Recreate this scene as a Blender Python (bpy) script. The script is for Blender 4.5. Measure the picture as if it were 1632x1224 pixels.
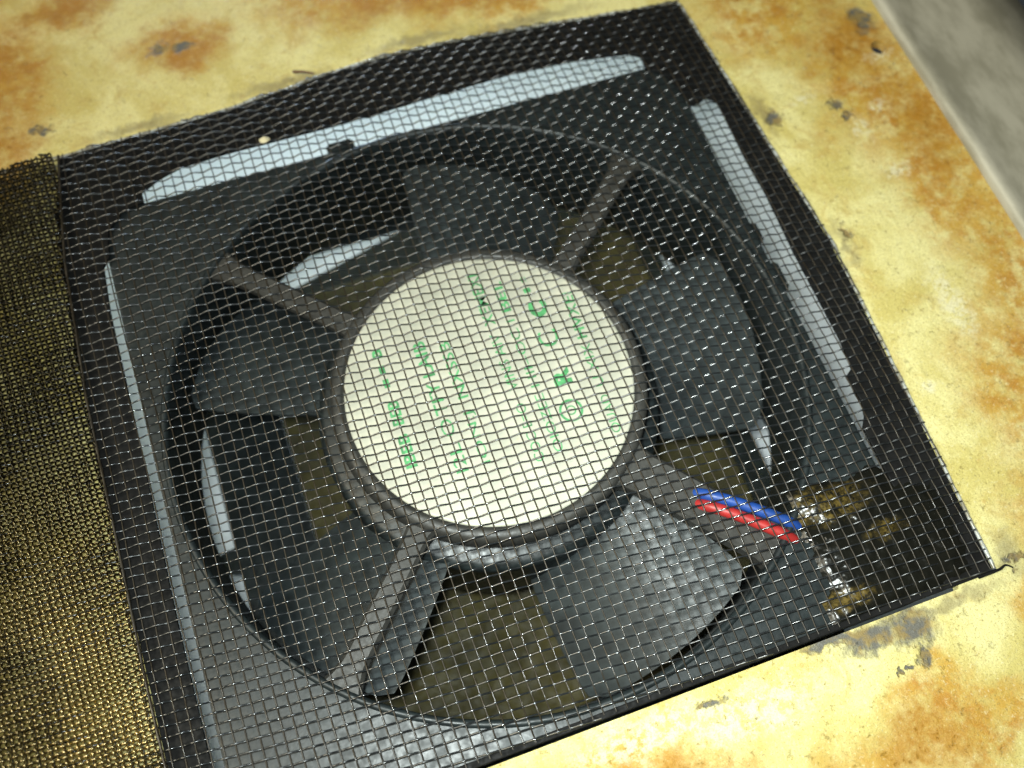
import bpy, bmesh, math, random
import numpy as np
from mathutils import Vector, Matrix, noise

# ------------------------------------------------------------------ clear
for o in list(bpy.data.objects):
    bpy.data.objects.remove(o, do_unlink=True)
scene = bpy.context.scene
C = scene.collection
S = 0.001                       # everything below is laid out in millimetres
random.seed(7)
rng = np.random.default_rng(11)

# ------------------------------------------------------------------ camera
cam = bpy.data.cameras.new('camera')
cam.sensor_fit = 'HORIZONTAL'
cam.sensor_width = 36.0
cam.lens = 34.945
cam.clip_start = 0.002
cam.clip_end = 20.0
cam.dof.use_dof = True
cam.dof.focus_distance = 0.108
cam.dof.aperture_fstop = 22.0
cam_o = bpy.data.objects.new('camera', cam)
C.objects.link(cam_o)
R_ = Vector((0.94142087, -0.33597589, 0.02910243))
U_ = Vector((0.29809906, 0.86941809, 0.39401668))
B_ = Vector((-0.15768229, -0.36226012, 0.91864243))
m = Matrix.Identity(4)
for i in range(3):
    m[i][0], m[i][1], m[i][2] = R_[i], U_[i], B_[i]
m.translation = Vector((-16.219, -43.856, 109.657)) * S
cam_o.matrix_world = m
scene.camera = cam_o

# ------------------------------------------------------------------ world and lamps
world = bpy.data.worlds.new('World')
scene.world = world
world.use_nodes = True
bg = world.node_tree.nodes['Background']
bg.inputs[0].default_value = (0.80, 0.92, 1.0, 1)
bg.inputs[1].default_value = 0.035


def lamp(name, pos, target, size, power, col, size_y=None):
    l = bpy.data.lights.new(name, 'AREA')
    l.energy = power
    l.color = col
    l.shape = 'RECTANGLE' if size_y else 'DISK'
    l.size = size * S
    if size_y:
        l.size_y = size_y * S
    o = bpy.data.objects.new(name, l)
    C.objects.link(o)
    o.location = Vector(pos) * S
    d = (Vector(target) - Vector(pos)) * S
    o.rotation_euler = d.to_track_quat('-Z', 'Y').to_euler()
    return o


flash = lamp('camera_flash', (-20, -38, 110), (12, -20, 0), 9, 0.072, (0.90, 1.0, 0.97))
flash.data.spread = math.radians(95)
lamp('room_lamp', (-300, 30, 430), (30, 15, 0), 300, 2.3, (1.0, 0.92, 0.70))
lamp('lamp_below_plate', (0, 190, -24), (0, 45, -60), 80, 0.38, (0.58, 0.77, 1.0))

vs = scene.view_settings
vs.view_transform = 'Standard'
vs.look = 'None'
vs.exposure = 0.0
vs.gamma = 1.0
vs.use_curve_mapping = False

# ------------------------------------------------------------------ helpers


def tag(o, label=None, cat=None, group=None, kind=None):
    if label: o['label'] = label
    if cat: o['category'] = cat
    if group: o['group'] = group
    if kind: o['kind'] = kind
    return o


def empty(name, loc=(0, 0, 0)):
    o = bpy.data.objects.new(name, None)
    o.empty_display_size = 0.005
    o.location = Vector(loc) * S
    C.objects.link(o)
    return o


def link(name, me, mat, parent=None, smooth=False):
    if mat: me.materials.append(mat)
    if smooth:
        me.polygons.foreach_set('use_smooth', [True] * len(me.polygons))
    o = bpy.data.objects.new(name, me)
    C.objects.link(o)
    if parent:
        o.parent = parent
        p = parent
        off = Vector((0, 0, 0))
        while p:
            off += p.location
            p = p.parent
        o.location = -off
    return o


def bm_obj(name, bm, mat, parent=None, smooth=False):
    bmesh.ops.recalc_face_normals(bm, faces=bm.faces)
    me = bpy.data.meshes.new(name)
    bm.to_mesh(me)
    bm.free()
    return link(name, me, mat, parent, smooth)


def np_obj(name, V, F, mat, parent=None, smooth=True):
    """V (n,3) in mm, F (m,4) quads"""
    me = bpy.data.meshes.new(name)
    V = (np.asarray(V, dtype=np.float32) * S)
    F = np.asarray(F, dtype=np.int32)
    me.vertices.add(len(V))
    me.vertices.foreach_set('co', V.ravel())
    n = len(F)
    k = F.shape[1]
    me.loops.add(n * k)
    me.loops.foreach_set('vertex_index', F.ravel())
    me.polygons.add(n)
    me.polygons.foreach_set('loop_start', np.arange(0, n * k, k, dtype=np.int32))
    me.update(calc_edges=True)
    me.validate()
    return link(name, me, mat, parent, smooth)


def tube_arrays(P, rad, sides=6, up=(0, 0, 1), caps=False):
    P = np.asarray(P, float)
    n = len(P)
    T = np.gradient(P, axis=0)
    T /= np.linalg.norm(T, axis=1)[:, None] + 1e-12
    upv = np.array(up, float)
    Sd = np.cross(T, upv)
    Sd /= np.linalg.norm(Sd, axis=1)[:, None] + 1e-12
    Uv = np.cross(Sd, T)
    a = np.linspace(0, 2 * np.pi, sides, endpoint=False)
    rad = np.broadcast_to(np.asarray(rad, float), (n,))
    V = P[:, None, :] + rad[:, None, None] * (np.cos(a)[None, :, None] * Sd[:, None, :] + np.sin(a)[None, :, None] * Uv[:, None, :])
    i = np.arange(n - 1)[:, None] * sides
    j = np.arange(sides)[None, :]
    j2 = (j + 1) % sides
    F = np.stack([i + j, i + j2, i + sides + j2, i + sides + j], -1).reshape(-1, 4)
    V = V.reshape(-1, 3)
    if caps:
        c0, c1 = len(V), len(V) + 1
        V = np.vstack([V, P[0], P[-1]])
        b = (n - 1) * sides
        e0 = [(c0, (k + 1) % sides, k, k) for k in range(sides)]
        F = np.vstack([F, [(c0, k, (k + 1) % sides, c0) for k in range(0)] or np.zeros((0, 4), int)])
    return V, F


def smoothcurve(pts, n):
    """Catmull-Rom through pts"""
    P = np.array(pts, float)
    P = np.vstack([2 * P[0] - P[1], P, 2 * P[-1] - P[-2]])
    out = []
    m_ = len(P) - 3
    for t in np.linspace(0, m_ - 1e-6, n):
        k = int(t); f = t - k
        p0, p1, p2, p3 = P[k], P[k + 1], P[k + 2], P[k + 3]
        out.append(0.5 * ((2 * p1) + (-p0 + p2) * f + (2 * p0 - 5 * p1 + 4 * p2 - p3) * f * f + (-p0 + 3 * p1 - 3 * p2 + p3) * f ** 3))
    return np.array(out)


def fill_sheet(name, loops, z_top, z_bot, mat, parent=None, bevel=0.0):
    """flat sheet with outer loop and holes, given thickness"""
    bm = bmesh.new()
    edges = []
    for lp in loops:
        vs_ = [bm.verts.new((x * S, y * S, z_top * S)) for x, y in lp]
        for a, b in zip(vs_, vs_[1:] + vs_[:1]):
            edges.append(bm.edges.new((a, b)))
    bmesh.ops.triangle_fill(bm, use_beauty=True, use_dissolve=False, edges=edges)
    # keep only faces in the solid (triangle_fill handles holes by edge winding)
    ext = bmesh.ops.extrude_face_region(bm, geom=list(bm.faces))
    nv = [g for g in ext['geom'] if isinstance(g, bmesh.types.BMVert)]
    for v in nv:
        v.co.z = z_bot * S
    if bevel:
        bmesh.ops.recalc_face_normals(bm, faces=bm.faces)
        es = [e for e in bm.edges if len(e.link_faces) == 2 and e.calc_face_angle(0) > 1.2 and all(abs(v.co.z - z_top * S) < 1e-7 for v in e.verts)]
        bmesh.ops.bevel(bm, geom=es, offset=bevel * S, segments=2, affect='EDGES', profile=0.6)
    return bm_obj(name, bm, mat, parent)


def circle(cx, cy, r, n=48):
    return [(cx + r * math.cos(2 * math.pi * k / n), cy + r * math.sin(2 * math.pi * k / n)) for k in range(n)]


def revolve(name, prof, mat, parent=None, n=96, clamp=None, smooth=True, cx=0, cy=0):
    """prof: list of (r,z)"""
    a = np.linspace(0, 2 * np.pi, n, endpoint=False)
    V = []
    for r, z in prof:
        x = r * np.cos(a); y = r * np.sin(a)
        if clamp:
            x = np.clip(x, -clamp, clamp); y = np.clip(y, -clamp, clamp)
        V.append(np.stack([x + cx, y + cy, np.full(n, z)], 1))
    V = np.vstack(V)
    F = []
    for k in range(len(prof) - 1):
        for j in range(n):
            j2 = (j + 1) % n
            F.append((k * n + j, k * n + j2, (k + 1) * n + j2, (k + 1) * n + j))
    return np_obj(name, V, F, mat, parent, smooth)


def boxm(bm, x0, x1, y0, y1, z0, z1):
    r = bmesh.ops.create_cube(bm, size=1.0)
    for v in r['verts']:
        v.co = Vector(((x0 + x1) / 2 + v.co.x * (x1 - x0), (y0 + y1) / 2 + v.co.y * (y1 - y0), (z0 + z1) / 2 + v.co.z * (z1 - z0))) * S
    return r['verts']


# ------------------------------------------------------------------ materials


class NT:
    def __init__(s, name):
        s.mat = bpy.data.materials.new(name)
        s.mat.use_nodes = True
        s.t = s.mat.node_tree
        s.b = s.t.nodes['Principled BSDF']
        s._co = None

    def n(s, kind, **kw):
        nd = s.t.nodes.new(kind)
        for k, v in kw.items():
            setattr(nd, k, v)
        return nd

    def l(s, a, b):
        s.t.links.new(a, b)

    def co(s):
        """object coordinates scaled to millimetres (objects have identity rotation)"""
        if s._co is None:
            g = s.n('ShaderNodeNewGeometry')
            mp = s.n('ShaderNodeMapping')
            mp.inputs['Scale'].default_value = (1000, 1000, 1000)
            s.l(g.outputs['Position'], mp.inputs['Vector'])
            s._co = mp.outputs['Vector']
        return s._co

    def noise(s, scale, detail=4, rough=0.55, vec=None, dist=0.0):
        nd = s.n('ShaderNodeTexNoise')
        nd.inputs['Scale'].default_value = scale
        nd.inputs['Detail'].default_value = detail
        nd.inputs['Roughness'].default_value = rough
        nd.inputs['Distortion'].default_value = dist
        s.l(vec or s.co(), nd.inputs['Vector'])
        return nd.outputs['Fac']

    def ramp(s, fac, a, b, lo=0.0, hi=1.0):
        nd = s.n('ShaderNodeMapRange')
        nd.interpolation_type = 'SMOOTHSTEP'
        nd.inputs['From Min'].default_value = a
        nd.inputs['From Max'].default_value = b
        nd.inputs['To Min'].default_value = lo
        nd.inputs['To Max'].default_value = hi
        s.l(fac, nd.inputs['Value'])
        return nd.outputs['Result']

    def mix(s, fac, a, b):
        nd = s.n('ShaderNodeMix', data_type='RGBA')
        if isinstance(fac, (int, float)): nd.inputs[0].default_value = fac
        else: s.l(fac, nd.inputs[0])
        for sock, v in ((nd.inputs[6], a), (nd.inputs[7], b)):
            if isinstance(v, tuple): sock.default_value = (*v, 1)
            else: s.l(v, sock)
        return nd.outputs[2]

    def math(s, op, a, b=None):
        nd = s.n('ShaderNodeMath', operation=op)
        for sock, v in zip(nd.inputs, (a, b)):
            if v is None: continue
            if isinstance(v, (int, float)): sock.default_value = v
            else: s.l(v, sock)
        return nd.outputs[0]

    def bump(s, h, strength=0.3, dist=0.0002):
        nd = s.n('ShaderNodeBump')
        nd.inputs['Strength'].default_value = strength
        nd.inputs['Distance'].default_value = dist
        s.l(h, nd.inputs['Height'])
        s.l(nd.outputs['Normal'], s.b.inputs['Normal'])

    def set(s, **kw):
        for k, v in kw.items():
            sock = s.b.inputs[k.replace('_', ' ')]
            if isinstance(v, tuple) and len(v) == 3: v = (*v, 1)
            if hasattr(v, 'default_value'): s.l(v, sock)
            else: sock.default_value = v
        return s

    def blob(s, cx, cy, rx, ry, warp, soft=0.35, wa=1.0):
        """ragged patch of wear or painted sheen round a spot of the surface, 1 inside"""
        sub = s.n('ShaderNodeVectorMath', operation='SUBTRACT')
        s.l(warp if wa else s.co(), sub.inputs[0])
        sub.inputs[1].default_value = (cx, cy, 0)
        sc = s.n('ShaderNodeVectorMath', operation='MULTIPLY')
        s.l(sub.outputs[0], sc.inputs[0])
        sc.inputs[1].default_value = (1 / rx, 1 / ry, 0)
        ln = s.n('ShaderNodeVectorMath', operation='LENGTH')
        s.l(sc.outputs[0], ln.inputs[0])
        return s.ramp(ln.outputs['Value'], 1.0 + soft, 1.0 - soft)


def plain(name, col, rough=0.45, metal=0.0, var=0.25, nscale=0.4, bump=0.0, bscale=2.0, spec=0.5, coat=0.0):
    t = NT(name)
    f = t.noise(nscale, 5, 0.6)
    d = tuple(c * (1 - var) for c in col)
    e = tuple(min(1, c * (1 + var)) for c in col)
    t.set(Base_Color=t.mix(t.ramp(f, 0.3, 0.7), d, e), Roughness=t.ramp(t.noise(nscale * 3, 3), 0.3, 0.7, rough * 0.8, rough * 1.2), Metallic=metal)
    t.b.inputs['Specular IOR Level'].default_value = spec
    t.b.inputs['Coat Weight'].default_value = coat
    if bump: t.bump(t.noise(bscale, 4, 0.6), bump, 0.0001)
    return t.mat


def warped(t, scale, amount):
    nz = t.n('ShaderNodeTexNoise')
    nz.inputs['Scale'].default_value = scale
    nz.inputs['Detail'].default_value = 5
    nz.inputs['Roughness'].default_value = 0.6
    t.l(t.co(), nz.inputs['Vector'])
    sb = t.n('ShaderNodeVectorMath', operation='SUBTRACT')
    t.l(nz.outputs['Color'], sb.inputs[0])
    sb.inputs[1].default_value = (0.5, 0.5, 0.5)
    sc = t.n('ShaderNodeVectorMath', operation='SCALE')
    t.l(sb.outputs[0], sc.inputs[0])
    sc.inputs['Scale'].default_value = amount
    ad = t.n('ShaderNodeVectorMath', operation='ADD')
    t.l(t.co(), ad.inputs[0])
    t.l(sc.outputs[0], ad.inputs[1])
    return ad.outputs[0]


def rust_material(name, patches=True):
    t = NT(name)
    w = warped(t, 0.13, 14)
    wf = warped(t, 0.55, 4.5)
    pale = (0.62, 0.53, 0.17)
    cream = (0.78, 0.72, 0.33)
    ochre = (0.52, 0.37, 0.09)
    orange = (0.47, 0.21, 0.015)
    col = t.mix(t.ramp(t.noise(0.09, 6, 0.6, dist=0.6), 0.38, 0.62), pale, cream)
    # streaky, cloudy discolouration
    col = t.mix(t.ramp(t.noise(0.16, 8, 0.68, dist=1.0), 0.52, 0.68, 0, 0.55), col, ochre)
    col = t.mix(t.ramp(t.noise(0.30, 8, 0.72), 0.59, 0.72, 0, 0.45), col, orange)
    if patches:
        big = [(-50, 66, 8, 13), (-52, 51, 6, 8), (-39, 74, 6, 4), (-24, 62.5, 6, 5), (2, 66, 14, 7), (14, 60, 9, 5), (24, 58, 8, 5), (66, 28, 9, 16), (69, 8, 8, 14),
               (56, 44, 9, 9), (63, -22, 8, 12), (-3, -49, 13, 6), (22, -55, 8, 5), (38, -54, 9, 4), (33, -50, 4, 3), (52, -44, 5, 4), (60, -36, 8, 7), (70, -10, 6, 14)]
        acc = None
        for b in big:
            v = t.blob(*b, w, soft=0.55)
            acc = v if acc is None else t.math('MAXIMUM', acc, v)
        acc = t.math('MULTIPLY', acc, t.ramp(t.noise(0.35, 7, 0.7), 0.32, 0.58, 0.15, 1.0))
        col = t.mix(t.math('MULTIPLY', acc, 0.95), col, t.mix(t.ramp(t.noise(0.22, 6, 0.7), 0.4, 0.62), (0.56, 0.33, 0.045), orange))
        # pale flakes
        fl = [(60.5, 19.8, 1.3, 1.6), (64.6, 22.5, 1.2, 0.8), (69, 30.5, 2.0, 1.2), (55, 26.6, 1.6, 0.9), (62, 12, 2.0, 1.0), (50.4, -17.5, 1.2, 1.0), (59, -8, 1.6, 5), (14, -44.5, 7, 2.5), (3, -43, 8, 2)]
        acc2 = None
        for b in fl:
            v = t.blob(*b, wf, soft=0.6)
            acc2 = v if acc2 is None else t.math('MAXIMUM', acc2, v)
        col = t.mix(t.math('MULTIPLY', t.math('MULTIPLY', acc2, 0.75), t.ramp(t.noise(0.9, 6, 0.7), 0.42, 0.56)), col, (0.80, 0.76, 0.52))
    # fine freckles, both ways
    col = t.mix(t.ramp(t.noise(1.6, 6, 0.75), 0.54, 0.70, 0, 0.55), col, (0.40, 0.28, 0.06))
    col = t.mix(t.ramp(t.noise(2.3, 4, 0.7), 0.55, 0.70, 0, 0.5), col, (0.84, 0.80, 0.52))
    col = t.mix(t.ramp(t.noise(4.5, 3, 0.7), 0.54, 0.66, 0, 0.6), col, (0.29, 0.21, 0.06))
    dk = t.ramp(t.noise(0.75, 7, 0.7, dist=0.5), 0.665, 0.72, 0, 0.85)
    if patches:
        gr = [(29.5, -41.6, 3.2, 1.7), (34.4, -42.4, 2.8, 1.9), (25.5, -40.6, 3.5, 0.9), (34.2, -45.6, 0.8, 1.0), (31, -46.3, 0.35, 0.35), (32.4, -46.2, 0.4, 0.4), (-26.6, 62.8, 1.6, 1.2),
              (-23.4, 62.0, 1.3, 0.6), (-44.5, 54, 1.6, 0.6), (58.8, 24.4, 0.9, 0.9), (60, 22.2, 0.8, 0.5), (69.6, 37, 1.5, 2.2),
              (49.8, 25.0, 1.0, 1.4), (51, 5.5, 0.7, 1.0), (10, -42.2, 1.6, 0.5), (49.5, -39.6, 1.6, 0.5)]
        acc3 = None
        for b in gr:
            v = t.blob(*b, wf, soft=0.45)
            acc3 = v if acc3 is None else t.math('MAXIMUM', acc3, v)
        dk = t.math('MAXIMUM', dk, acc3)
        smear = None
        for b in [(-32, 50.6, 5, 0.8), (-12, 51.6, 6, 0.9), (22, 51.6, 9, 1.0), (8, 53.2, 6, 0.9), (-2, -50, 5, 1.0), (48.8, 26, 0.9, 3.0), (50, 4, 0.8, 3), (40, -41.2, 6, 0.8), (49, -38.5, 1.4, 2.2)]:
            v = t.blob(*b, wf, soft=0.8)
            smear = v if smear is None else t.math('MAXIMUM', smear, v)
        col = t.mix(t.math('MULTIPLY', smear, 0.6), col, (0.20, 0.16, 0.08))
        deep = None
        for b in [(-51, 65, 5.5, 10), (-50, 53, 5, 4), (-38, 74, 5, 2.5), (-24, 61.5, 4, 3.5), (66, 33, 5, 6), (70, 18, 3.5, 7), (8, 62, 7, 3.5), (20, 59, 6, 3), (2, -50, 8, 3), (30, -54, 5, 2.5)]:
            v = t.blob(*b, w, soft=0.8)
            deep = v if deep is None else t.math('MAXIMUM', deep, v)
        deep = t.math('MULTIPLY', deep, t.ramp(t.noise(0.8, 7, 0.72), 0.35, 0.6, 0.35, 0.9))
        col = t.mix(deep, col, (0.40, 0.185, 0.010))
        paint = t.math('SUBTRACT', 1.0, t.math('MULTIPLY', acc3, 1.0))
    col = t.mix(dk, col, t.mix(t.ramp(t.noise(0.6, 5), 0.45, 0.6), (0.13, 0.125, 0.105), (0.26, 0.19, 0.07)))
    t.set(Base_Color=col, Roughness=t.ramp(t.noise(0.6, 5), 0.3, 0.7, 0.32, 0.62))
    h = t.math('ADD', t.math('ADD', t.noise(1.2, 8, 0.75), t.math('MULTIPLY', t.ramp(t.noise(0.8, 8, 0.72), 0.60, 0.66), -0.35)), t.math('MULTIPLY', t.noise(0.25, 5, 0.6), 1.2))
    if patches:
        h = t.math('ADD', h, t.math('MULTIPLY', paint, 1.1))
    t.bump(h, 0.75, 0.00030)
    return t.mat


M = {}
M['rust'] = rust_material('rusty_yellow_paint')
M['olive'] = plain('olive_rust', (0.046, 0.037, 0.005), 0.75, var=0.35, nscale=0.25, bump=0.3, bscale=1.2)
M['plastic'] = plain('black_plastic', (0.013, 0.018, 0.019), 0.44, var=0.3, nscale=0.35, bump=0.15, bscale=3.0)
M['blade'] = plain('blade_plastic', (0.027, 0.035, 0.037), 0.55, var=0.35, nscale=0.3, bump=0.06, bscale=2.0)
M['hub'] = plain('hub_plastic', (0.036, 0.035, 0.031), 0.5, var=0.25, nscale=0.5, bump=0.15, bscale=3.0)
M['gasket'] = plain('black_rubber', (0.006, 0.006, 0.006), 0.7, var=0.4, nscale=0.6, bump=0.2, spec=0.2)
M['white'] = plain('white_sheet', (0.80, 0.81, 0.82), 0.6, var=0.05, nscale=0.1)
M['red'] = plain('red_insulation', (0.34, 0.022, 0.02), 0.45, var=0.12)
M['blue'] = plain('blue_insulation', (0.013, 0.055, 0.25), 0.45, var=0.12)
M['green'] = plain('green_ink', (0.075, 0.30, 0.11), 0.6, var=0.35, nscale=1.2)
M['rim'] = plain('dark_enamel', (0.010, 0.014, 0.014), 0.35, var=0.4)
M['chip'] = plain('cream_paint', (0.62, 0.56, 0.36), 0.6, var=0.2, nscale=1.5)


def steel(name, base, rough, metal=1.0, ior=1.5):
    t = NT(name)
    f = t.noise(0.5, 5, 0.65)
    col = t.mix(t.ramp(f, 0.35, 0.68), base, tuple(c * 0.55 for c in base))
    t.set(Base_Color=col, Metallic=metal, IOR=ior, Roughness=t.ramp(t.noise(0.075, 4, 0.6), 0.35, 0.65, rough * 0.55, rough * 1.9))
    return t.mat


M['wire'] = steel('dark_steel_wire', (0.020, 0.023, 0.025), 0.22, 0.0, 2.15)
M['warp'] = steel('bronzed_wire', (0.036, 0.028, 0.018), 0.30, 0.0, 1.5)
t = NT('shade_painted_wire')  # flap wires: shade above and golden sheen below painted into the colour
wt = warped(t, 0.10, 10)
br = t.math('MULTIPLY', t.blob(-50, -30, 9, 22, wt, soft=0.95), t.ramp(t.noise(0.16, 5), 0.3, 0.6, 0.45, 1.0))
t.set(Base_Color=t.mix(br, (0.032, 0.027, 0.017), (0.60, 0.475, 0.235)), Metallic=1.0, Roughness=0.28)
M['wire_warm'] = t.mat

# label paper: cream, a little yellowed in patches
t = NT('label_paper')
c_ = t.mix(t.ramp(t.noise(0.16, 5), 0.35, 0.65), (0.42, 0.415, 0.335), (0.50, 0.49, 0.395))
c_ = t.mix(t.ramp(t.noise(0.5, 6, 0.7), 0.60, 0.75, 0, 0.5), c_, (0.46, 0.40, 0.24))
t.set(Base_Color=c_, Roughness=0.38)
t.bump(t.noise(0.5, 3), 0.08, 0.0002)
M['label'] = t.mat

# brushed grey metal of the neighbouring sheet
t = NT('brushed_grey_metal')
mp = t.n('ShaderNodeMapping')
mp.inputs['Scale'].default_value = (0.55, 0.22, 1)
mp.inputs['Rotation'].default_value = (0, 0, 0.15)
t.l(t.co(), mp.inputs['Vector'])
st = t.noise(0.45, 6, 0.6, vec=mp.outputs['Vector'])
c_ = t.mix(t.ramp(st, 0.35, 0.65), (0.30, 0.285, 0.22), (0.45, 0.43, 0.35))
t.set(Base_Color=c_, Metallic=0.15, Roughness=t.ramp(st, 0.3, 0.7, 0.45, 0.58))
t.bump(st, 0.15, 0.0002)
M['grey'] = t.mat

# clear glue with rust crumbs in it
t = NT('amber_glue')
wg = warped(t, 0.5, 4.0)
g1 = t.blob(31.5, -26.6, 4.6, 1.9, wg, soft=0.5)
g2 = t.blob(28.5, -37.2, 3.4, 1.0, wg, soft=0.5)
g3 = t.blob(36.5, -31.5, 2.2, 0.8, wg, soft=0.6)
gr = t.math('MAXIMUM', t.math('MAXIMUM', g1, g2), g3)
gr = t.math('MULTIPLY', gr, t.ramp(t.noise(1.1, 5, 0.7), 0.38, 0.55))
c_ = t.mix(gr, (0.008, 0.008, 0.006), t.mix(t.ramp(t.noise(1.6, 3), 0.4, 0.6), (0.04, 0.029, 0.008), (0.12, 0.085, 0.022)))
wet = t.math('MAXIMUM', t.blob(28.6, -29.4, 2.6, 1.6, wg, soft=0.6), t.blob(38.0, -28.5, 2.2, 1.4, wg, soft=0.6))
t.set(Base_Color=c_, Roughness=t.ramp(wet, 0.0, 1.0, 0.24, 0.10), IOR=1.36)
t.bump(t.noise(0.7, 2, 0.5), 0.45, 0.0005)
M['glue'] = t.mat

t = NT('clear_sealant')
t.set(Base_Color=t.mix(t.ramp(t.noise(0.8, 5), 0.4, 0.6), (0.55, 0.58, 0.58), (0.30, 0.28, 0.22)), Roughness=0.25)
t.b.inputs['Transmission Weight'].default_value = 0.35
M['sealant'] = t.mat

# ------------------------------------------------------------------ the setting
# outlines taken from the mesh border
RB = [(56, 45.2), (47.6, 45.5), (26, 46.9), (5.3, 48.3), (-17, 47.4), (-33, 46.6), (-39.7, 46.3), (-60, 46.0)]       # y -> x of right border
TB = [(-120, 47.5), (-60, 48.4), (-42.3, 48.9), (-21, 49.5), (-6, 51.2), (1.4, 51.7), (12, 51.3), (30, 49.6), (45.7, 48.0), (60, 47.0)]  # x -> y of top border
_ry = np.array(sorted(RB)); _tx = np.array(sorted(TB))


def xr(y): return np.interp(y, _ry[:, 0], _ry[:, 1])
def yt(x): return np.interp(x, _tx[:, 0], _tx[:, 1])


YB = -39.75

# plate with the square opening and a drilled hole
hole_sq = [(-42.6, -40.3), (41.5, -40.3), (44.6, -30), (44.8, 30), (44.0, 44.6), (-30, 44.8), (-42.6, 43)]
outer = [(-150, -130), (90.5, -130), (90.5, 150), (-150, 150)]
plate = fill_sheet('rusty_plate', [outer, hole_sq, circle(69.6, 31.6, 1.15, 20)], 0.0, -1.4, M['rust'])
tag(plate, kind='structure')

white = fill_sheet('white_sheet_below', [[(-110, -110), (100, -110), (100, 130), (-110, 130)]], -50, -51, M['white'])
tag(white, kind='structure')

# grey metal sheet lying along the right side, with a bright rounded edge
bm = bmesh.new()
prof = [(72.55, 0.06), (72.6, 0.8), (72.9, 1.25), (73.5, 1.42), (74.2, 1.36), (75.2, 1.1), (78, 1.0), (85, 1.0), (92.5, 1.0), (92.6, 0.05)]
ys = np.linspace(-90, 120, 60)
rows = []
for y in ys:
    j = 0.12 * noise.noise(Vector((0.3, y * 0.12, 0)))
    rows.append([bm.verts.new(((x + j + 0.0035 * (y - 16)) * S, y * S, z * S)) for x, z in prof])
for a, b in zip(rows, rows[1:]):
    for k in range(len(prof) - 1):
        bm.faces.new((a[k], a[k + 1], b[k + 1], b[k]))
gs = bm_obj('metal_sheet', bm, M['grey'], None, True)
tag(gs, 'grey brushed metal sheet with rolled edge beside the rusty plate', 'sheet')

# lower plate under the fan, with a dark rim
lp = empty('lower_plate', (0, 0, -34))
fill_sheet('panel', [[(-27, -36), (36.2, -36), (36.2, 38), (-27, 38)]], -33.0, -34.0, M['olive'], lp, bevel=0.2)
fill_sheet('rim', [[(-38.4, -44), (40.4, -44), (40.4, 8), (39.4, 14), (39.4, 45.5), (3, 45.5), (-20, 39.6), (-38.4, 36), (-38.4, 1.2), (-40, 0.9), (-43, 0.2), (-43, -1.6), (-40, -2.2), (-38.4, -2.8)],
                   [(-27.15, -36.15), (36.35, -36.15), (36.35, 38.15), (-27.15, 38.15)]], -33.2, -34.6, M['rim'], lp)
tag(lp, 'olive rusty panel in black rim lying underneath the fan', 'panel')

# ------------------------------------------------------------------ gasket under the mesh border
go = []
for y in np.linspace(-39.9, 47.0, 24): go.append((float(xr(y)) - 0.25, float(y)))
for x in np.linspace(45.0, -42.6, 28): go.append((float(x), float(yt(x)) - 0.25))
for x, y in ((-44.6, 40), (-45.6, 20), (-45.6, 8), (-45.4, -4), (-45.1, -16), (-44.9, -30), (-44.8, -46), (-39, -46), (-39, -39.95)): go.append((x, y))
gi = [(-39.8, -39.2), (-40.7, -29.4), (-40.85, -15), (-40.6, 5), (-40.6, 24), (-40.2, 30.6), (-39.3, 31.8), (-38.7, 35.5), (-36.5, 38.0), (-33.6, 38.5), (-33.6, 40.0), (-31, 41.4), (-28, 42.3), (-22, 42.6), (-6, 42.45), (5.5, 42.9),
      (17.8, 43.3), (27, 42.7), (34.8, 41.5), (36.4, 40.4), (36.2, 38.3), (38.2, 36.8), (39.2, 34), (39.7, 30.6), (40.8, 30.4), (42.2, 31.0), (43.3, 30.0), (43.35, 28), (43.1, 20), (43.3, 14), (42.9, 5), (42.85, -8), (42.4, -12.2),
      (41.25, -13.0), (41.5, -16.5), (41.0, -18.3), (40.1, -19.6), (40.0, -39.2)]
gk = fill_sheet('border_gasket', [go, gi], 0.42, 0.03, M['gasket'], None, bevel=0.12)
tag(gk, 'flat black border gasket framing the fan under the mesh', 'gasket')

# ------------------------------------------------------------------ the fan
fan = empty('cooling_fan', (0, 0, -25))
tag(fan, 'black square cooling fan with cream label seen through wire mesh', 'fan')
# front flange: square plate with round hole and screw holes
HX0, HX1, HY0, HY1 = -39.7, 39.85, -39.85, 38.95
sq = []
cr = 3.0
for cx, cy, a0 in ((HX1 - cr, HY1 - cr, 0), (HX0 + cr, HY1 - cr, 90), (HX0 + cr, HY0 + cr, 180), (HX1 - cr, HY0 + cr, 270)):
    for k in range(7):
        a = math.radians(a0 + 15 * k)
        sq.append((cx + cr * math.cos(a), cy + cr * math.sin(a)))
fill_sheet('front_flange', [sq, circle(0, 0, 38.0, 96)], -0.35, -4.0, M['plastic'], fan, bevel=0.35)
# raised rounded lip round the opening
revolve('opening_lip', [(38.02, -0.5), (38.15, -0.05), (38.5, 0.05), (38.8, -0.05), (38.95, -0.5)], M['plastic'], fan, n=128, clamp=38.85)
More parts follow.
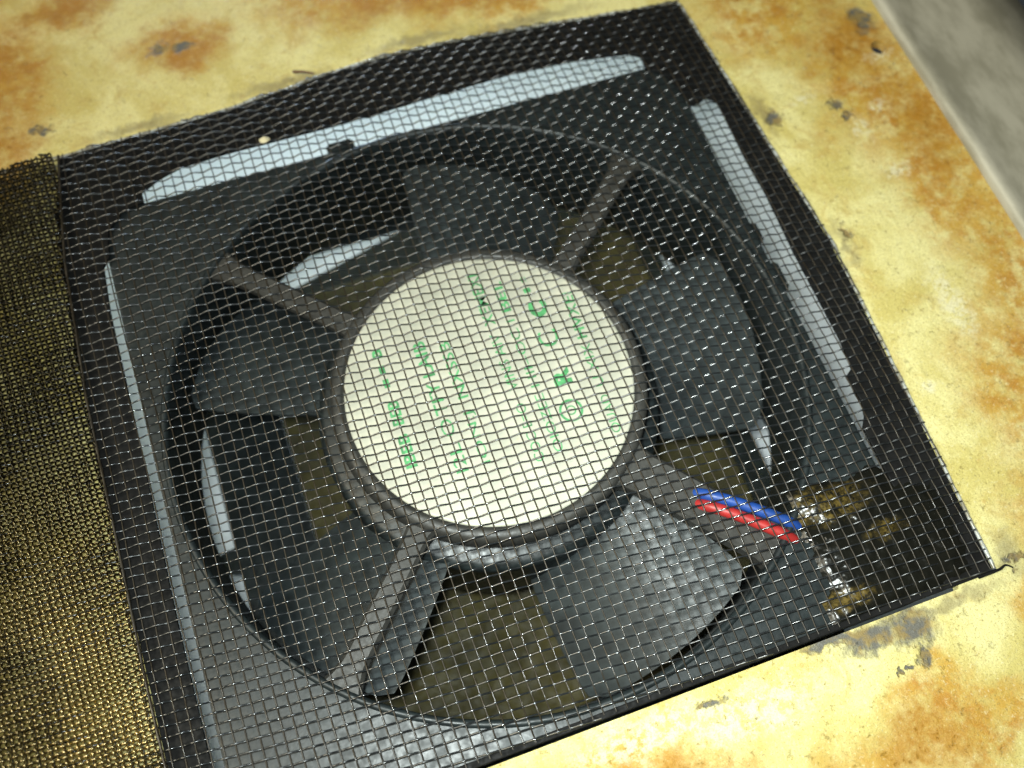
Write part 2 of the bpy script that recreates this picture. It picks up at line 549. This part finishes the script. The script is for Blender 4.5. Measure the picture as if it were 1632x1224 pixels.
# barrel
revolve('barrel', [(37.98, -0.6), (37.9, -2.0), (37.9, -15.0), (38.6, -18.0), (45.0, -25.0), (45.6, -25.0), (39.4, -18.0), (38.9, -15.0), (38.9, -4.0)], M['plastic'], fan, n=128, clamp=39.7)
for sx in (-1, 1):
    for sy in (-1, 1):
        bm = bmesh.new()
        lo = [(sx * 30.2, sy * 38.6), (sx * 38.6, sy * 30.2), (sx * 39.5, sy * 31.0), (sx * 39.5, sy * 37.0), (sx * 37.0, sy * 38.7), (sx * 31.0, sy * 38.7)]
        for z in (-25.0, -4.05):
            vv = [bm.verts.new((x * S, y * S, z * S)) for x, y in lo]
            bm.faces.new(vv)
            if z == -25.0: prev = vv
        for k in range(6):
            bm.faces.new((prev[k], prev[(k + 1) % 6], vv[(k + 1) % 6], vv[k]))
        bm_obj('corner_post', bm, M['plastic'], fan)
# clip tabs on the flange edges
for bx in ((-9.2, -5.5, 38.9, 40.7), (39.8, 40.75, 8.2, 11.2), (39.8, 40.85, 0.8, 4.9)):
    bm = bmesh.new()
    vs_ = boxm(bm, *bx, -3.2, -0.6)
    bmesh.ops.bevel(bm, geom=list(bm.edges), offset=0.3 * S, segments=2, affect='EDGES')
    bm_obj('clip_tab', bm, M['plastic'], fan)

# struts
def strut(a, r0, r1, w, z0, z1, name='strut', skew=0.0, flare=1.6):
    a = math.radians(a)
    d = Vector((math.cos(a), math.sin(a), 0)); n_ = Vector((-d.y, d.x, 0))
    bm = bmesh.new()
    secs = []
    K = 14
    for k in range(K + 1):
        f = k / K
        r = r0 + (r1 - r0) * f
        ww = w * (1 + flare * max(0, (f - 0.72) / 0.28) ** 2 + 0.5 * max(0, (0.12 - f) / 0.12) ** 2)
        c = d * r + n_ * skew * f
        b = 0.4
        pr = [(-ww / 2, z1), (-ww / 2, z0 - b), (-ww / 2 + b, z0), (ww / 2 - b, z0), (ww / 2, z0 - b), (ww / 2, z1)]
        secs.append([bm.verts.new((c + n_ * x + Vector((0, 0, z))) * S) for x, z in pr])
    for s0, s1 in zip(secs, secs[1:]):
        for k in range(6):
            bm.faces.new((s0[k], s0[(k + 1) % 6], s1[(k + 1) % 6], s1[k]))
    bm.faces.new(secs[0]); bm.faces.new(secs[-1])
    return bm_obj(name, bm, M['hub'], fan)


strut(134.6, 17.8, 40.5, 2.7, -0.42, -1.7)
strut(42.0, 17.8, 40.5, 2.9, -0.42, -1.7)
strut(226.5, 17.8, 40.5, 2.9, -0.42, -1.7)
strut(-49.5, 17.8, 41.5, 5.0, -0.55, -2.6, flare=0.9)

# motor base carrying the label
revolve('motor_base', [(0.0, 0.05), (17.55, 0.05), (17.6, 0.34), (17.9, 0.42), (18.6, 0.36), (19.0, -0.1), (19.15, -2.2), (18.8, -3.4), (0.0, -3.4)], M['hub'], fan, n=128)
lab = revolve('label', [(0.0, 0.30), (17.1, 0.30), (17.35, 0.26), (17.35, 0.06)], M['label'], fan, n=128)
lab['label'] = 'round cream paper label with faint green print'
# rotor
revolve('rotor_hub', [(0, -4.6), (20.2, -4.6), (21.0, -5.0), (21.25, -5.8), (20.9, -6.4), (20.8, -19.5), (0, -19.6)], M['plastic'], fan, n=128)


def blade(a0):
    NR, NC = 12, 12
    top, bot = [], []
    for i in range(NR + 1):
        f = i / NR
        r = 20.6 + (37.2 - 20.6) * f
        hi = math.radians(a0 + 18.0 + 4.0 * (1 - f)) ; lo = math.radians(a0 - 17.5 - 5.0 * (1 - f))
        for j in range(NC + 1):
            g = j / NC
            an = lo + (hi - lo) * g
            z = -15.5 + 10.4 * g + 1.5 * math.sin(math.pi * g) - 0.6 * f
            th = 0.55 * (0.35 + math.sin(math.pi * min(1, max(0, g * 0.94 + 0.03))))
            # rounded tip corners
            rr = r - (0.9 * max(0, f - 0.85) / 0.15 * max(0, abs(g - 0.5) - 0.42) / 0.08)
            top.append((rr * math.cos(an), rr * math.sin(an), z + th))
            bot.append((rr * math.cos(an), rr * math.sin(an), z - th))
    n1 = NC + 1
    F = []
    for i in range(NR):
        for j in range(NC):
            q = (i * n1 + j, i * n1 + j + 1, (i + 1) * n1 + j + 1, (i + 1) * n1 + j)
            F.append(q[::-1])
            F.append(tuple(len(top) + k for k in q))
    N = len(top)
    loop = [j for j in range(n1)] + [i * n1 + NC for i in range(1, NR + 1)] + [NR * n1 + j for j in range(NC - 1, -1, -1)] + [i * n1 for i in range(NR - 1, 0, -1)]
    for a, b in zip(loop, loop[1:] + loop[:1]):
        F.append((a, b, N + b, N + a))
    o = np_obj('blade', np.array(top + bot), np.array(F), M['blade'], fan, True)
    bm = bmesh.new(); bm.from_mesh(o.data)
    bmesh.ops.recalc_face_normals(bm, faces=bm.faces)
    for e in bm.edges:
        if e.calc_face_angle(0) > 0.7: e.smooth = False
    bm.to_mesh(o.data); bm.free()
    return o


for k in range(5):
    blade(72 * k)

# lead wires in the wide strut's channel
def lead(name, pts, mat, r=0.68):
    P = smoothcurve(pts, 60)
    V, F = tube_arrays(P, r, 14)
    return np_obj(name, V, F, mat, fan, True)


lead('red_lead_wire', [(17.0, -20.8, -2.6), (18.3, -21.7, -0.8), (19.9, -23.1, 0.02), (22.2, -25.0, 0.12), (24.6, -27.2, 0.08), (26.2, -28.6, -0.4), (28.5, -30.6, -2.5)], M['red'])
lead('blue_lead_wire', [(17.3, -19.5, -2.6), (18.6, -20.4, -0.8), (20.4, -21.8, 0.0), (22.9, -23.7, 0.12), (25.4, -25.8, 0.08), (27.2, -27.3, -0.4), (29.5, -29.3, -2.5)], M['blue'])

# printed lines on the label; the letters stand with their tops to the left
def printed(txt, start, end, h, bold=0.0, name='printed_line'):
    cu = bpy.data.curves.new(name, 'FONT')
    cu.body = txt
    cu.size = 1.0
    cu.offset = bold
    cu.resolution_u = 3
    tmp = bpy.data.objects.new(name, cu)
    C.objects.link(tmp)
    dg = bpy.context.evaluated_depsgraph_get()
    me = bpy.data.meshes.new_from_object(tmp.evaluated_get(dg))
    bpy.data.objects.remove(tmp)
    co = np.array([v.co[:] for v in me.vertices])
    mn, mx = co.min(0), co.max(0)
    s0 = np.array(start); e0 = np.array(end)
    d = e0 - s0
    L = np.linalg.norm(d); d /= L
    up = np.array((-d[1], d[0]))
    u = (co[:, 0] - mn[0]) / (mx[0] - mn[0]) * L
    v = ((co[:, 1] - mn[1]) / (mx[1] - mn[1]) - 0.5) * h
    P = s0[None] + u[:, None] * d[None] + v[:, None] * up[None]
    for k, vt in enumerate(me.vertices):
        vt.co = (P[k, 0] * S, P[k, 1] * S, 0.335 * S)
    o = link(name, me, M['green'], lab)
    return o


printed('IBEB', (-11.85, -6.9), (-11.75, -2.6), 1.35, 0.03)
printed('BEB', (-11.75, -1.4), (-11.65, 1.8), 1.35, 0.03)
printed('- -', (-11.62, 3.6), (-11.6, 6.6), 0.7, 0.06)
printed('B', (-11.6, 7.6), (-11.57, 8.9), 1.2, 0.05)
printed('I2L O', (-6.5, -9.3), (-6.5, -2.4), 1.5, 0.0)
printed('TFY LAIB', (-6.5, -1.8), (-6.5, 8.2), 1.5, 0.015)
printed('ION:J', (-3.42, -9.2), (-3.47, -2.4), 1.4, 0.0)
printed('NXSSB', (-3.5, -0.6), (-3.54, 7.2), 1.3, 0.01)
printed('COC E=O', (2.43, -11.0), (2.52, -3.4), 1.15, 0.0)
printed('VINS AIV', (2.55, -1.6), (2.66, 6.2), 1.25, 0.0)
printed('XEMEXI', (2.7, 7.4), (2.78, 14.9), 1.35, 0.012)
printed('OIOZEE', (4.97, -10.6), (5.08, -3.0), 1.1, 0.0)
printed('HII=OC I', (5.1, -2.0), (5.22, 7.4), 1.1, 0.0)
printed('BEI.', (5.25, 8.6), (5.31, 13.0), 1.2, 0.015)
printed('OUAD', (12.23, -10.6), (12.45, -5.6), 1.1, 0.0)
printed('U XIX', (12.5, -4.4), (12.75, 1.4), 1.15, 0.0)
printed('HVXEI', (12.8, 2.2), (13.12, 8.8), 1.3, 0.012)
printed('R', (8.5, -2.9), (8.5, -0.6), 2.2, 0.05)
printed('C', (8.8, 2.4), (8.85, 4.6), 2.5, 0.0)
printed('C', (9.0, 6.6), (9.05, 8.9), 2.3, 0.06)
printed('I:', (8.6, 10.3), (8.5, 12.6), 0.9, 0.0)
bm = bmesh.new()
for ra, rb in ((1.15, 1.45), (0.45, 0.62)):
    a_ = [bm.verts.new(((8.05 + ra * math.cos(k * math.pi / 16)) * S, (-6.2 + ra * math.sin(k * math.pi / 16)) * S, 0.335 * S)) for k in range(32)]
    b_ = [bm.verts.new(((8.05 + rb * math.cos(k * math.pi / 16)) * S, (-6.2 + rb * math.sin(k * math.pi / 16)) * S, 0.335 * S)) for k in range(32)]
    for k in range(32):
        bm.faces.new((a_[k], a_[(k + 1) % 32], b_[(k + 1) % 32], b_[k]))
bm_obj('printed_ring_mark', bm, M['green'], lab)

# ------------------------------------------------------------------ the woven wire mesh
PU, PV = 1.265, 1.155
WIRE = 0.098


def lowf(x, y, k, seed):
    return (np.sin(x * k + seed) * np.cos(y * k * 0.83 + seed * 1.7) + 0.6 * np.sin(x * k * 1.9 - y * k * 1.3 + seed * 2.3) + 0.4 * np.sin(y * k * 2.7 + x * k * 0.6 + seed)) / 2.0


def main_height(x, y):
    db = np.minimum(np.minimum(xr(y) - x, yt(x) - y), y - YB)
    edge = np.clip(db / 5.0, 0, 1)
    edge = edge * edge * (3 - 2 * edge)
    base = 0.74 + 0.52 * edge
    return base + 0.24 * lowf(x, y, 0.11, 1.3) * edge + 0.07 * lowf(x, y, 0.35, 4.1) * edge


def main_inside(x, y):
    return (x < xr(y)) & (y < yt(x)) & (y > YB) & (x > -76)


def weave(name, parent, origin, dirw, dirp, nu, nv, u0, v0, inside, height, mat, mat2, r, sub=6, seed=0.0, sides=6, pu=PU, pv=PV, cw=1.9, cp=0.45):
    """dirw: direction of weft wires (unit), dirp: direction of warp wires"""
    dw = np.array(dirw); dp = np.array(dirp)
    made = []
    for which in ('weft', 'warp'):
        Vs, Fs, base = [], [], 0
        N, Mx = (nv, nu) if which == 'weft' else (nu, nv)
        for i in range(N):
            s = np.arange(0, (Mx - 1) * sub + 1) / sub      # in pitches along
            jit = 0.065 * np.sin(i * 12.9898 + seed) + 0.035 * np.sin(s * 0.35 + i * 2.1 + seed) + 0.03 * np.sin(s * 0.11 + i * 0.37)
            if which == 'weft':
                u = u0 + s; v = np.full_like(s, v0 + i) + jit
                crimp = -np.cos(np.pi * s) * (1 if i % 2 == 0 else -1)
            else:
                v = v0 + s; u = np.full_like(s, u0 + i) + jit * 0.8
                crimp = np.cos(np.pi * s) * (1 if i % 2 == 0 else -1)
            xy = np.array(origin)[None] + (pu * u[:, None] * dw[None] + pv * v[:, None] * dp[None])
            xy = xy + 0.42 * np.stack([lowf(xy[:, 0], xy[:, 1], 0.05, seed + 2.2), lowf(xy[:, 0], xy[:, 1], 0.06, seed + 5.1)], 1)
            am = r * cp if which == 'warp' else r * cw
            z = height(xy[:, 0], xy[:, 1]) + am * crimp
            P = np.column_stack([xy, z])
            ins = inside(xy[:, 0], xy[:, 1])
            if ins.sum() < 3: continue
            V, F = tube_arrays(P, r if which == 'weft' else r * 0.82, sides)
            ok = ins[:-1] & ins[1:]
            F = F.reshape(len(P) - 1, sides, 4)[ok].reshape(-1, 4)
            used = np.unique(F)
            remap = np.full(len(V), -1); remap[used] = np.arange(len(used))
            Vs.append(V[used]); Fs.append(remap[F] + base); base += len(used)
        o = np_obj(which + '_wires', np.vstack(Vs), np.vstack(Fs), mat if which == 'weft' else mat2, parent, True)
        tag(o, kind='stuff')
        made.append(o)
    return made


screen = empty('wire_mesh_screen', (0, 0, 0.5))
tag(screen, 'dark woven steel wire mesh stretched over the fan', 'wire mesh')
a1 = math.radians(-3.2)
dW = (math.cos(a1), math.sin(a1))
dP = (math.sin(math.radians(-0.4)) * -1 * -1, math.cos(math.radians(-0.4)))
weave('main', screen, (-14, 5), dW, dP, 110, 98, -51, -46, main_inside, main_height, M['wire'], M['warp'], WIRE, 6, 0.0)

# folded second layer on the left
FL = [(60, -41.5), (49, -42.3), (40, -43.4), (32, -44.3), (13, -45.1), (-5, -45.0), (-21, -45.0), (-40, -44.6), (-60, -44)]
_fl = np.array(sorted(FL))


def xl(y): return np.interp(y, _fl[:, 0], _fl[:, 1])


def flap_height(x, y):
    d = np.clip(xl(y) - x, 0, None)
    k = np.clip((22 - y) / 40.0, 0, 1)
    k = k * k * (3 - 2 * k)
    rise = (0.05 + 0.24 * k) * d - 0.006 * k * d * d
    return 1.70 + 0.5 * (1 - np.exp(-d / 1.5)) + rise + 0.28 * lowf(x, y, 0.13, 3.0) * np.clip(d / 6, 0, 1)


def flap_inside(x, y):
    return (x < xl(y)) & (y < yt(x) - 0.5 - 0.13 * np.clip(-44 - x, 0, None)) & (y > YB) & (x > -76)


flap = empty('folded_flap', (0, 0, 0.5))
flap.parent = screen
flap.location = (0, 0, 0)
flap['label'] = 'folded-over second layer of mesh with golden sheen'
a2 = math.radians(2.0)
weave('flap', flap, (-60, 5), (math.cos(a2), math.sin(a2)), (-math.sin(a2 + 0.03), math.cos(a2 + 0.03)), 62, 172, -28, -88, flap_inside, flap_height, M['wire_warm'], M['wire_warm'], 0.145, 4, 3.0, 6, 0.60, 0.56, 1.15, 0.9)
yy = np.linspace(YB, 48.0, 160)
P = np.column_stack([xl(yy) + 0.05, yy, flap_height(xl(yy), yy) - 0.05])
V, F = tube_arrays(P, 0.17 + 0.03 * np.sin(yy * 2.1), 8)
np_obj('selvage_wire', V, F, M['warp'], screen, True)

# ------------------------------------------------------------------ glue over the corner
bm = bmesh.new()
G = 90
gx0, gx1, gy0, gy1 = 17, 48, -39.75, -18
grid = {}
for i in range(G + 1):
    for j in range(G + 1):
        x = gx0 + (gx1 - gx0) * i / G; y = gy0 + (gy1 - gy0) * j / G
        nz = noise.noise(Vector((x * 0.35, y * 0.35, 1.0)))
        n2 = noise.noise(Vector((x * 0.9, y * 0.9, 5.0)))
        # distance into the glued corner: right of a slanting front
        front = 27.2 + 0.10 * (y + 30) + 2.2 * nz + 0.5 * n2
        topf = -22.6 - 0.18 * (x - 28) + 1.6 * noise.noise(Vector((x * 0.3, 3.0, y * 0.2)))
        dd = min(x - front, topf - y, xr(y) - 0.1 - x, (y - YB + 0.02) * 3, 99)
        if dd > 0:
            q_ = min(1, dd / 4.0)
            h = 1.25 * q_ ** 0.7 - 0.42 + 0.22 * n2 + 0.15 * noise.noise(Vector((x * 2.2, y * 2.2, 2.0))) + 0.18 * nz
            grid[i, j] = bm.verts.new((x * S, y * S, max(0.45 * q_ - 0.34, min(h, 1.05)) * S))
for i in range(G):
    for j in range(G):
        ks = [(i, j), (i + 1, j), (i + 1, j + 1), (i, j + 1)]
        q = [grid[k] for k in ks if k in grid]
        if len(q) >= 3: bm.faces.new(q)
gl = bm_obj('glue_patch', bm, M['glue'], None, True)
tag(gl, 'glossy amber glue soaking the mesh corner beyond the red and blue wires', 'glue')

# thin sealant bead along the border
pts = [(float(xr(y)) + 0.12 + 0.12 * noise.noise(Vector((0, y * 0.4, 0))), float(y), 0.12) for y in np.linspace(-39.8, 47.4, 220)]
pts += [(float(x), float(yt(x)) + 0.12 + 0.12 * noise.noise(Vector((x * 0.4, 7, 0))), 0.12) for x in np.linspace(45.2, -60, 240)]
rad = np.array([0.20 + 0.13 * noise.noise(Vector((p[0] * 0.35, p[1] * 0.35, 3))) + 0.06 * noise.noise(Vector((p[0], p[1], 8))) for p in pts])
V, F = tube_arrays(np.array(pts), np.clip(rad, 0.05, 1), 8)
sb = np_obj('sealant_bead', V, F, M['sealant'], None, True)
tag(sb, 'thin pale bead of sealant along the mesh border', 'sealant')

# ------------------------------------------------------------------ crumbs
def crumb(name, x, y, z, r, mat, label, cat, sq=(1, 1, 0.6)):
    bm = bmesh.new()
    bmesh.ops.create_icosphere(bm, subdivisions=3, radius=1.0)
    for v in bm.verts:
        k = 1 + 0.35 * noise.noise(v.co * 1.3 + Vector((x, y, 0))) + 0.12 * noise.noise(v.co * 4)
        v.co = Vector((x + v.co.x * r * sq[0] * k, y + v.co.y * r * sq[1] * k, z + v.co.z * r * sq[2] * k)) * S
    o = bm_obj(name, bm, mat, None, False)
    return tag(o, label, cat)


crumb('paint_chip', -16.7, 42.1, 1.6, 0.6, M['chip'], 'small cream paint chip caught on the mesh above the long gap', 'paint chip', (1.1, 0.8, 0.5))
P = smoothcurve([(-10.2, 53.0, 0.25), (-9.0, 52.4, 0.5), (-7.6, 51.6, 0.55)], 14)
V, F = tube_arrays(P, np.linspace(0.22, 0.10, 14), 7)
sp = np_obj('splinter', V, F, plain('brown_splinter', (0.16, 0.08, 0.04), 0.6), None, True)
tag(sp, 'tiny dark brown splinter at the upper mesh edge', 'splinter')
P = smoothcurve([(44.0, -39.9, 0.5), (46.6, -39.9, 0.6), (47.6, -39.7, 0.5), (48.4, -40.2, 0.3)], 24)
V, F = tube_arrays(P, np.linspace(0.2, 0.08, 24), 7)
we = np_obj('loose_wire_end', V, F, M['gasket'], None, True)
tag(we, 'dark loose wire end poking out at the glued mesh corner', 'wire')
